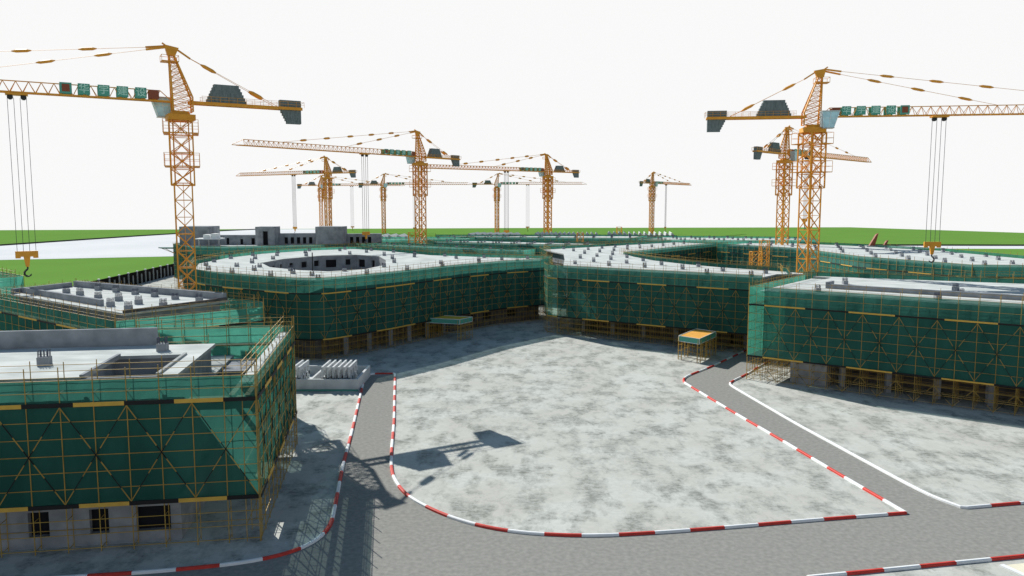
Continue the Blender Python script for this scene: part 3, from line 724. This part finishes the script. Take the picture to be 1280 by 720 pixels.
def crane_proto(K=1.0):
    P={}
    TB=MB.tube
    class MBK(MB):
        def tube(s,a,b,r,m,n=4,r2=None): TB(s,a,b,r*K,m,n,None if r2 is None else r2*K)
    MB_=MBK
    mb=MB_(); lattice(mb,1.5,0,34.0,3.1,.16,.085); mb.tube((0,-.9,0),(0,-.9,34),.07,'orange'); P['mast']=mb
    mb=MB_(); mb.box(-3,3,-3,3,0,.8,'concrete'); P['foundation']=mb
    mb=MB_(); lattice(mb,1.95,33.6,45.2,2.9,.17,.085); mb2=mb; lattice(mb,1.3,33.6,45.2,2.9,.14,.06)
    P['climbing_frame']=mb
    for nm,z in (('platform',42.9),('platform2',37.0)):
        mb=MB_(); e=2.95
        for a,b in (((-e,-e),(e,-e)),((e,-e),(e,e)),((e,e),(-e,e)),((-e,e),(-e,-e))):
            for zz in (z,z+1.15,z+2.3): mb.tube((*a,zz),(*b,zz),.045,'orange')
            for q in (0,.5): 
                x=a[0]+(b[0]-a[0])*q; y=a[1]+(b[1]-a[1])*q; mb.tube((x,y,z),(x,y,z+2.3),.045,'orange')
        for a in (-e,e): mb.box(-e,e,min(a,a*.68),max(a,a*.68),z-.12,z,'orange')
        for a in (-e,e): mb.box(min(a,a*.68),max(a,a*.68),-e*.68,e*.68,z-.12,z,'orange')
        P[nm]=mb
    mb=MB_(); mb.box(-2.3,2.3,-2.1,2.1,45.2,46.2,'orange')
    k=12; mb.hexa([(1.8*math.cos(2*math.pi*i/k),1.8*math.sin(2*math.pi*i/k),46.2) for i in range(k)],[(1.6*math.cos(2*math.pi*i/k),1.6*math.sin(2*math.pi*i/k),46.8) for i in range(k)],'orange'); P['slewing_ring']=mb
    # head tower (A-frame)
    mb=MB_()
    lat=[]
    F=lambda y:((1.25,y*1.25,46.8),(1.5,y*.35,56.8)); Bk=lambda y:((-2.05,y*1.25,46.8),(-2.05,y*1.25,49.4),(.7,y*.35,56.8))
    for y in (-1,1):
        mb.tube(F(y)[0],F(y)[1],.17,'orange'); mb.tube(Bk(y)[0],Bk(y)[1],.17,'orange'); mb.tube(Bk(y)[1],Bk(y)[2],.17,'orange')
    def lev(z):
        q=(z-46.8)/10.0; x1=1.25+.25*q; yy=1.25-.9*q
        x0=-2.05 if z<49.4 else -2.05+2.75*(z-49.4)/7.4
        return [(x1,-yy,z),(x1,yy,z),(x0,yy,z),(x0,-yy,z)]
    zs=[46.8+k*1.0 for k in range(11)]
    for a,b in zip(zs,zs[1:]):
        A_,B2=lev(a),lev(b)
        for i in range(4):
            mb.tube(A_[i],A_[(i+1)%4],.06,'orange'); mb.tube(A_[i],B2[(i+1)%4],.055,'orange'); mb.tube(A_[(i+1)%4],B2[i],.055,'orange')
    mb.hexa([(.45,-.5,56.6),(1.75,-.5,56.6),(1.75,.5,56.6),(.45,.5,56.6)],[(-.2,-.35,58.0),(2.2,-.35,58.4),(2.2,.35,58.4),(-.2,.35,58.0)],'orange')
    mb.tube((2.0,-.25,58.2),(5.2,-.3,57.7),.22,'orange'); mb.tube((2.0,.25,57.9),(5.2,.3,57.2),.22,'orange')
    mb.tube((.2,0,57.8),(-2.1,0,56.3),.2,'orange')
    mb.tube((1.9,-.2,58.3),(2.5,-.2,58.7),.18,'orange')
    P['tower_head']=mb
    mb=MB_()
    for z in (55.5,56.5):
        for a,b in (((0,-1.2),(2.8,-1.2)),((2.8,-1.2),(2.8,1.2)),((2.8,1.2),(0,1.2)),((0,1.2),(0,-1.2))): mb.tube((*a,z),(*b,z),.05,'orange')
    for a in ((0,-1.2),(2.8,-1.2),(2.8,1.2),(0,1.2)): mb.tube((*a,55.5),(*a,56.5),.05,'orange')
    mb.box(0,2.8,-1.2,1.2,55.4,55.48,'orange'); P['head_platform']=mb
    # cab
    mb=MB_(); mb.hexa([(1.4,-3.2,46.0),(3.5,-3.2,46.0),(3.5,-1.5,46.0),(1.4,-1.5,46.0)],[(1.1,-3.2,49.2),(4.5,-3.2,49.2),(4.5,-1.5,49.2),(1.1,-1.5,49.2)],'glass')
    mb.box(1.0,4.6,-3.3,-1.4,49.2,49.45,'cabgrey'); mb.box(1.3,3.6,-3.3,-1.4,45.85,46.0,'cabgrey')
    P['cab']=mb
    mb=MB_()
    for y in (-3.23,-1.47):
        for q in (0,.5,1):
            mb.tube((1.4+2.1*q,y,46.0),(1.1+3.4*q,y,49.2),.05,'white')
        mb.tube((1.2,y,47.9),(4.1,y,47.9),.045,'white')
    mb.tube((3.52,-2.35,46.0),(4.54,-2.35,49.2),.05,'white'); P['cab_frame']=mb
    mb=MB_(); mb.box(1.0,1.38,-3.1,-1.6,46.1,49.0,'cabgrey'); P['cab_rear_panel']=mb
    # jib: triangular truss
    mb=MB_(); n=40; L=80.0; h=1.85
    x0=1.3
    for y in (-.8,.8): mb.tube((x0-.2,y,JZ),(L-2,y,JZ),.14,'orange')
    mb.tube((3.2,0,JZ+h),(L-4,0,JZ+h),.11,'orange'); mb.tube((x0,0,JZ+.1),(3.2,0,JZ+h),.09,'orange')
    mb.tube((L-4,0,JZ+h),(L,0,JZ+.1),.07,'orange'); mb.tube((L-2,-.8,JZ),(L,0,JZ),.08,'orange'); mb.tube((L-2,.8,JZ),(L,0,JZ),.08,'orange')
    st=(L-4-3.2)/n
    for i in range(n+1):
        x=3.2+i*st
        for y in (-.8,.8):
            if i<n: mb.tube((x,0,JZ+h),(x+st/2,y,JZ),.055,'orange'); mb.tube((x+st/2,y,JZ),(x+st,0,JZ+h),.055,'orange')
        if i<n: mb.tube((x+st/2,-.8,JZ),(x+st/2,.8,JZ),.06,'orange'); mb.tube((x+st/2,-.8,JZ),(x+st*1.5,.8,JZ),.04,'orange')
    P['jib']=mb
    # counter jib
    mb=MB_()
    for y in (-.85,.85): mb.box(-22,-1.5,y-.12,y+.12,JZ-.25,JZ+.3,'orange')
    for k in range(14): 
        x=-22+k*1.55; mb.box(x,x+.15,-.73,.73,JZ-.1,JZ+.1,'orange')
        mb.tube((x,-.73,JZ),(x+1.55,.73,JZ),.05,'orange')
    P['counter_jib']=mb
    mb=MB_()
    for y in (-1.1,1.1):
        for z in (.75,1.25): mb.tube((-22.3,y,JZ+z),(-3.6,y,JZ+z),.035,'orange')
        for k in range(13): x=-22.3+k*1.55; mb.tube((x,y,JZ+.2),(x,y,JZ+1.25),.035,'orange')
    mb.tube((-22.3,-1.1,JZ+1.25),(-22.3,1.1,JZ+1.25),.035,'orange'); P['handrail']=mb
    def steps(mb,prof,y):
        for (a,b,z0,z1) in prof: mb.box(a,b,-y,y,z0,z1,'ballast')
    mb=MB_(); k=6
    for i in range(k): mb.box(-11.6+.26*i,-4.6-.26*i if i else -4.6,-.72,.72,JZ+.3+i*.55,JZ+.3+(i+1)*.55-.005,'ballast')
    P['winch_housing']=mb
    mb=MB_(); mb.box(-21.8,-17.8,-.62,.62,JZ-.3,JZ+1.6,'ballast')
    for i in range(5): mb.box(-21.8,-17.9-.25*i-.2,-.6,.6,JZ-.3-(i+1)*.5,JZ-.305-i*.5,'ballast')
    P['counterweight']=mb
    # pendants
    def pend(mb,a,b,lumps,rr=.045):
        a=Vector(a);b=Vector(b); mb.tube(a,b,rr,'orange',3); d=(b-a).normalized()
        for q in lumps:
            p=a+(b-a)*q; mb.tube(p-d*1.45,p-d*.8,.08,'orange',6,.27); mb.tube(p-d*.8,p+d*.8,.27,'orange',6); mb.tube(p+d*.8,p+d*1.45,.27,'orange',6,.08)
    mb=MB_(); pend(mb,(5.2,-.3,57.7),(62,-.1,JZ+1.9),(.16,.33,.5,.68,.85)); P['pendant_far']=mb
    mb=MB_(); pend(mb,(5.2,.3,57.2),(36,.1,JZ+1.9),(.22,.5,.8)); P['pendant_near']=mb
    for nm,y in (('back_stay',.75),('back_stay2',-.75)):
        mb=MB_(); pend(mb,(-2.1,y*.2,56.3),(-17.2,y,JZ+.3),(.2,.75)); P[nm]=mb
    return P
MESH={}; PROTO={}
def mesh_of(name,mb):
    o=mb.build(name); me=o.data; bpy.data.objects.remove(o); return me
for K_ in (1.0,1.35,1.9): PROTO[K_]={k:mesh_of({'platform2':'platform','pendant_far':'pendant_rod','pendant_near':'pendant_rod','back_stay2':'back_stay','cab_frame':'window_frame'}.get(k,k),v) for k,v in crane_proto(K_).items()}
mb=MB(); mb.box(-.9,.9,-.06,.06,-.9,.9,'sign'); MESH['sign_board']=mesh_of('sign_board',mb)
mb=MB(); mb.box(-.8,.8,-.06,.06,-.75,.8,'signred'); MESH['end_board']=mesh_of('end_board',mb)
mb=MB(); 
for k in (-.5,0,.5): mb.box(k-.09,k+.09,-.09,.09,-.6,.7,'sign'); mb.box(-.7,.7,-.088,.088,k*.9-.07,k*.9+.07,'sign')
MESH['emblem']=mesh_of('emblem',mb)
mb=MB(); mb.box(-1.6,1.6,-.95,.95,-.45,-.15,'orange'); mb.box(-1.0,1.0,-.7,.7,-.15,.1,'orange'); MESH['trolley']=mesh_of('trolley',mb)
mb=MB()
for x in (-.95,.95):
    k=10; mb.hexa([(x+.45*math.cos(2*math.pi*i/k),-.35,-.75+.45*math.sin(2*math.pi*i/k)) for i in range(k)],[(x+.45*math.cos(2*math.pi*i/k),.35,-.75+.45*math.sin(2*math.pi*i/k)) for i in range(k)],'hook')
MESH['pulley']=mesh_of('pulley',mb)
mb=MB(); mb.box(-1.65,1.65,-.25,.25,0,.95,'orange'); mb.box(-1.65,-.9,-.2,.2,-.25,0,'orange'); mb.box(.9,1.65,-.2,.2,-.25,0,'orange')
mb.hexa([(-.25,-.2,-1.7),(.25,-.2,-1.7),(.25,.2,-1.7),(-.25,.2,-1.7)],[(-.5,-.25,0),(.5,-.25,0),(.5,.25,0),(-.5,.25,0)],'orange'); MESH['hook_block']=mesh_of('hook_block',mb)
mb=MB(); pts=[(0,-1.6),(0,-2.1),(.32,-2.35),(.52,-2.75),(.42,-3.15),(.05,-3.35),(-.35,-3.2),(-.52,-2.9)]
for i,(a,b) in enumerate(zip(pts,pts[1:])): mb.tube((a[0],0,a[1]),(b[0],0,b[1]),.15 if i>0 else .12,'hook',6,.16 if i<5 else (.11 if i==5 else .03))
MESH['hook']=mesh_of('hook',mb)

def add(name,me,parent,loc=(0,0,0),rot=(0,0,0),scale=None):
    o=bpy.data.objects.new(name,me); col.objects.link(o); o.parent=parent; o.location=loc; o.rotation_euler=rot
    if scale: o.scale=scale
    return o
def crane(x,y,d,mastrot,label,trol=25.0,hookz=21.4,side=1):
    K_=1.0 if y<200 else (1.35 if y<400 else 1.9); MESH.update(PROTO[K_])
    a=math.atan2(d[1],d[0])
    t=thing('tower_crane',label,'crane',(x,y,0),group='orange tower cranes over the site',rot=a,local=True)
    mr=(0,0,mastrot-a)
    for k in ('mast','foundation','climbing_frame','platform','platform2'): add(MESH[k].name.split('.')[0],MESH[k],t,rot=mr)
    for k in ('slewing_ring','tower_head','head_platform','jib','counter_jib','handrail','winch_housing','counterweight','pendant_far','pendant_near','back_stay','back_stay2'):
        add(MESH[k].name.split('.')[0],MESH[k],t)
    cb=add('cab',MESH['cab'],t); add('window_frame',MESH['cab_frame'],cb); add('rear_panel',MESH['cab_rear_panel'],cb)
    for sd in (1,-1):
        seq=[6.4,9.3,12.2,15.2]
        if sd==1: seq=seq[::-1]        # the left face reads from the tip towards the cab
        for ch,s in zip(CH,seq):
            b=add('sign_board',MESH['sign_board'],t,(s,sd*.98,JZ+1.15)); add('lettering',ch,b,(0,sd*.09,0),(R(90),0,R(180) if sd==1 else 0))
        for s in (4.3,17.9):
            b=add('sign_board',MESH['end_board'] if s<10 else MESH['sign_board'],t,(s,sd*.98,JZ+1.15 if s>10 else JZ+1.0))
            if s>10: add('emblem',MESH['end_board'],b,(0,sd*.03,0),scale=(.72,1,.8)); 
    tr=add('trolley',MESH['trolley'],t,(trol,0,JZ)); add('pulley',MESH['pulley'],tr)
    mb=MB(); 
    for rx in (-1.35,-.45,.45,1.35):
        mb.tube((rx,0,JZ-.9),(rx*1.0,0,hookz+.9),.05*K_,'rope')
    me=mesh_of('hoist_rope',mb); add('hoist_rope',me,t,(trol,0,0))
    hb=add('hook_block',MESH['hook_block'],t,(trol,0,hookz)); add('hook',MESH['hook'],hb)
    return t
crane(-60,145,(-.862,-.507),R(22),'large orange tower crane at left with its jib leaving the frame')
crane(63.5,169,(.99,-.14),R(22),'large orange tower crane at right with its jib leaving the frame')
crane(-35.5,307,(-.63,-.777),R(40),'tower crane left of centre with a long jib reaching left over the courtyard',trol=27.5,hookz=19.5)
crane(98.9,289,(.71,.704),R(30),'smaller tower crane just left of the large right hand one, jib behind its mast',trol=18,hookz=24)
crane(-108,465,(-.85,.527),R(35),'mid distance tower crane over the unfinished block, jib pointing left',trol=28,hookz=16)
crane(20,443,(-.82,-.57),R(35),'mid distance tower crane right of centre, jib pointing left across the frame centre',trol=28,hookz=15.6)
crane(-182,755,(1,.02),R(20),'far tower crane standing directly behind the one over the unfinished block',trol=29.5,hookz=9)
crane(-116,715,(1,.02),R(20),'far tower crane between the two left groups, jib pointing right',trol=28,hookz=9)
crane(-13.5,709,(1,-.03),R(20),'far tower crane near the frame centre, jib pointing right behind another mast',trol=27.5,hookz=10)
crane(120,680,(.6,.8),R(20),'lone far tower crane right of centre with a short looking jib',trol=26.8,hookz=10)

# short stub masts standing among the far blocks
for (x,y,h,l) in ((66,213,17.5,'short orange mast section left of the large right hand crane'),(82,256,18.6,'short orange mast section in front of the smaller right hand crane'),
                  (-37,292,20,'short orange mast section beside the left of centre crane'),(28.5,330,18.5,'short orange mast section among the far dotted roofs'),(57,420,18.5,'tiny orange mast section on the far skyline of roofs')):
    t=thing('mast_section',l,'mast section',(x,y,0),group='short orange mast sections')
    mb=MB(); 
    lattice(mb,1.3,0,h,3.0,.13,.07)
    mb.v=[(v[0]+x,v[1]+y,v[2]) for v in mb.v]
    mb.build('lattice',t)
# dark red pump boom on the far right roof
t=thing('pump_boom','small dark red folded boom standing on the far right roof','boom',(126,276,15.5))
mb=MB(); mb.hexa([(125,276,15.5),(127,276,15.5),(127,277,15.5),(125,277,15.5)],[(127.5,276,19.8),(128.2,276,20.2),(128.2,277,20.2),(127.5,277,19.8)],'signred'); mb.build('boom_arm',t)
mb=MB(); mb.hexa([(130,276,15.5),(131,276,15.5),(131,277,15.5),(130,277,15.5)],[(131.2,276,17.6),(131.8,276,17.8),(131.8,277,17.8),(131.2,277,17.6)],'signred'); mb.build('folded_arm',t)
mb=MB(); mb.box(124,132,275.5,277.5,15.5,15.9,'slab'); mb.build('boom_base',t)

# ------------------------------------------------------------------ camera, light, sky
cam=bpy.data.cameras.new('camera'); co=bpy.data.objects.new('camera',cam); col.objects.link(co)
co.location=(0,0,30); co.rotation_euler=(R(90-6.0),0,0)
cam.sensor_width=36; cam.lens=36*985/1280; cam.clip_end=5000; cam.clip_start=.5
scn.camera=co
# sun: shadow of a point at height h lies at (.84,-1.16)*h
sv=Vector((-.845,1.168,1)).normalized()
sl=bpy.data.lights.new('sun','SUN'); sl.energy=5.0; sl.angle=R(.22); sl.color=(1,.965,.91)
so=bpy.data.objects.new('sun',sl); col.objects.link(so); so.rotation_euler=sv.to_track_quat('Z','Y').to_euler()
elev=math.asin(sv.z); az=math.atan2(sv.x,sv.y)
wd=bpy.data.worlds.new('World'); scn.world=wd; wd.use_nodes=True
nt=wd.node_tree; N=nt.nodes; L=nt.links
bg=N['Background']
sky=N.new('ShaderNodeTexSky'); sky.sky_type='NISHITA'; sky.sun_disc=False; sky.sun_elevation=elev; sky.sun_rotation=az%(2*math.pi); sky.air_density=1.0; sky.dust_density=.6
bg.inputs['Strength'].default_value=.075
# white band added across the visible sky; dim blue above keeps fill light low
tc=N.new('ShaderNodeTexCoord'); sx=N.new('ShaderNodeSeparateXYZ'); L.new(tc.outputs['Generated'],sx.inputs[0])
ra=N.new('ShaderNodeValToRGB'); e=ra.color_ramp.elements
mp=N.new('ShaderNodeMapRange'); mp.inputs['From Min'].default_value=-.2; mp.inputs['From Max'].default_value=.6
L.new(sx.outputs['Z'],mp.inputs['Value']); L.new(mp.outputs[0],ra.inputs[0])
f=lambda z:(z+.2)/.8
e[0].position=f(-.14); e[0].color=(0,0,0,1); e[1].position=f(-.09); e[1].color=(1,1,1,1)
a=e.new(f(.265)); a.color=(1,1,1,1); b=e.new(f(.33)); b.color=(0,0,0,1)
mx=N.new('ShaderNodeMix'); mx.data_type='RGBA'; L.new(ra.outputs[0],mx.inputs[0]); tn=N.new('ShaderNodeMix'); tn.data_type='RGBA'; tn.blend_type='MULTIPLY'; tn.inputs[0].default_value=1; tn.inputs[7].default_value=(.8,1.0,1.0,1)
L.new(sky.outputs[0],tn.inputs[6]); L.new(tn.outputs[2],mx.inputs[6])
EXPO=.38
hw=.95/(2**EXPO)/.075; mx.inputs[7].default_value=(hw,hw,hw*.998,1)
L.new(mx.outputs[2],bg.inputs['Color'])
vs=scn.view_settings; vs.view_transform='Standard'; vs.look='None'; vs.gamma=1; vs.exposure=EXPO; vs.use_curve_mapping=False
scn.cycles.transparent_max_bounces=24; scn.cycles.max_bounces=6; scn.cycles.diffuse_bounces=3; scn.cycles.use_denoising=True
for o in list(bpy.data.objects):
    if '_rot' in o: del o['_rot']
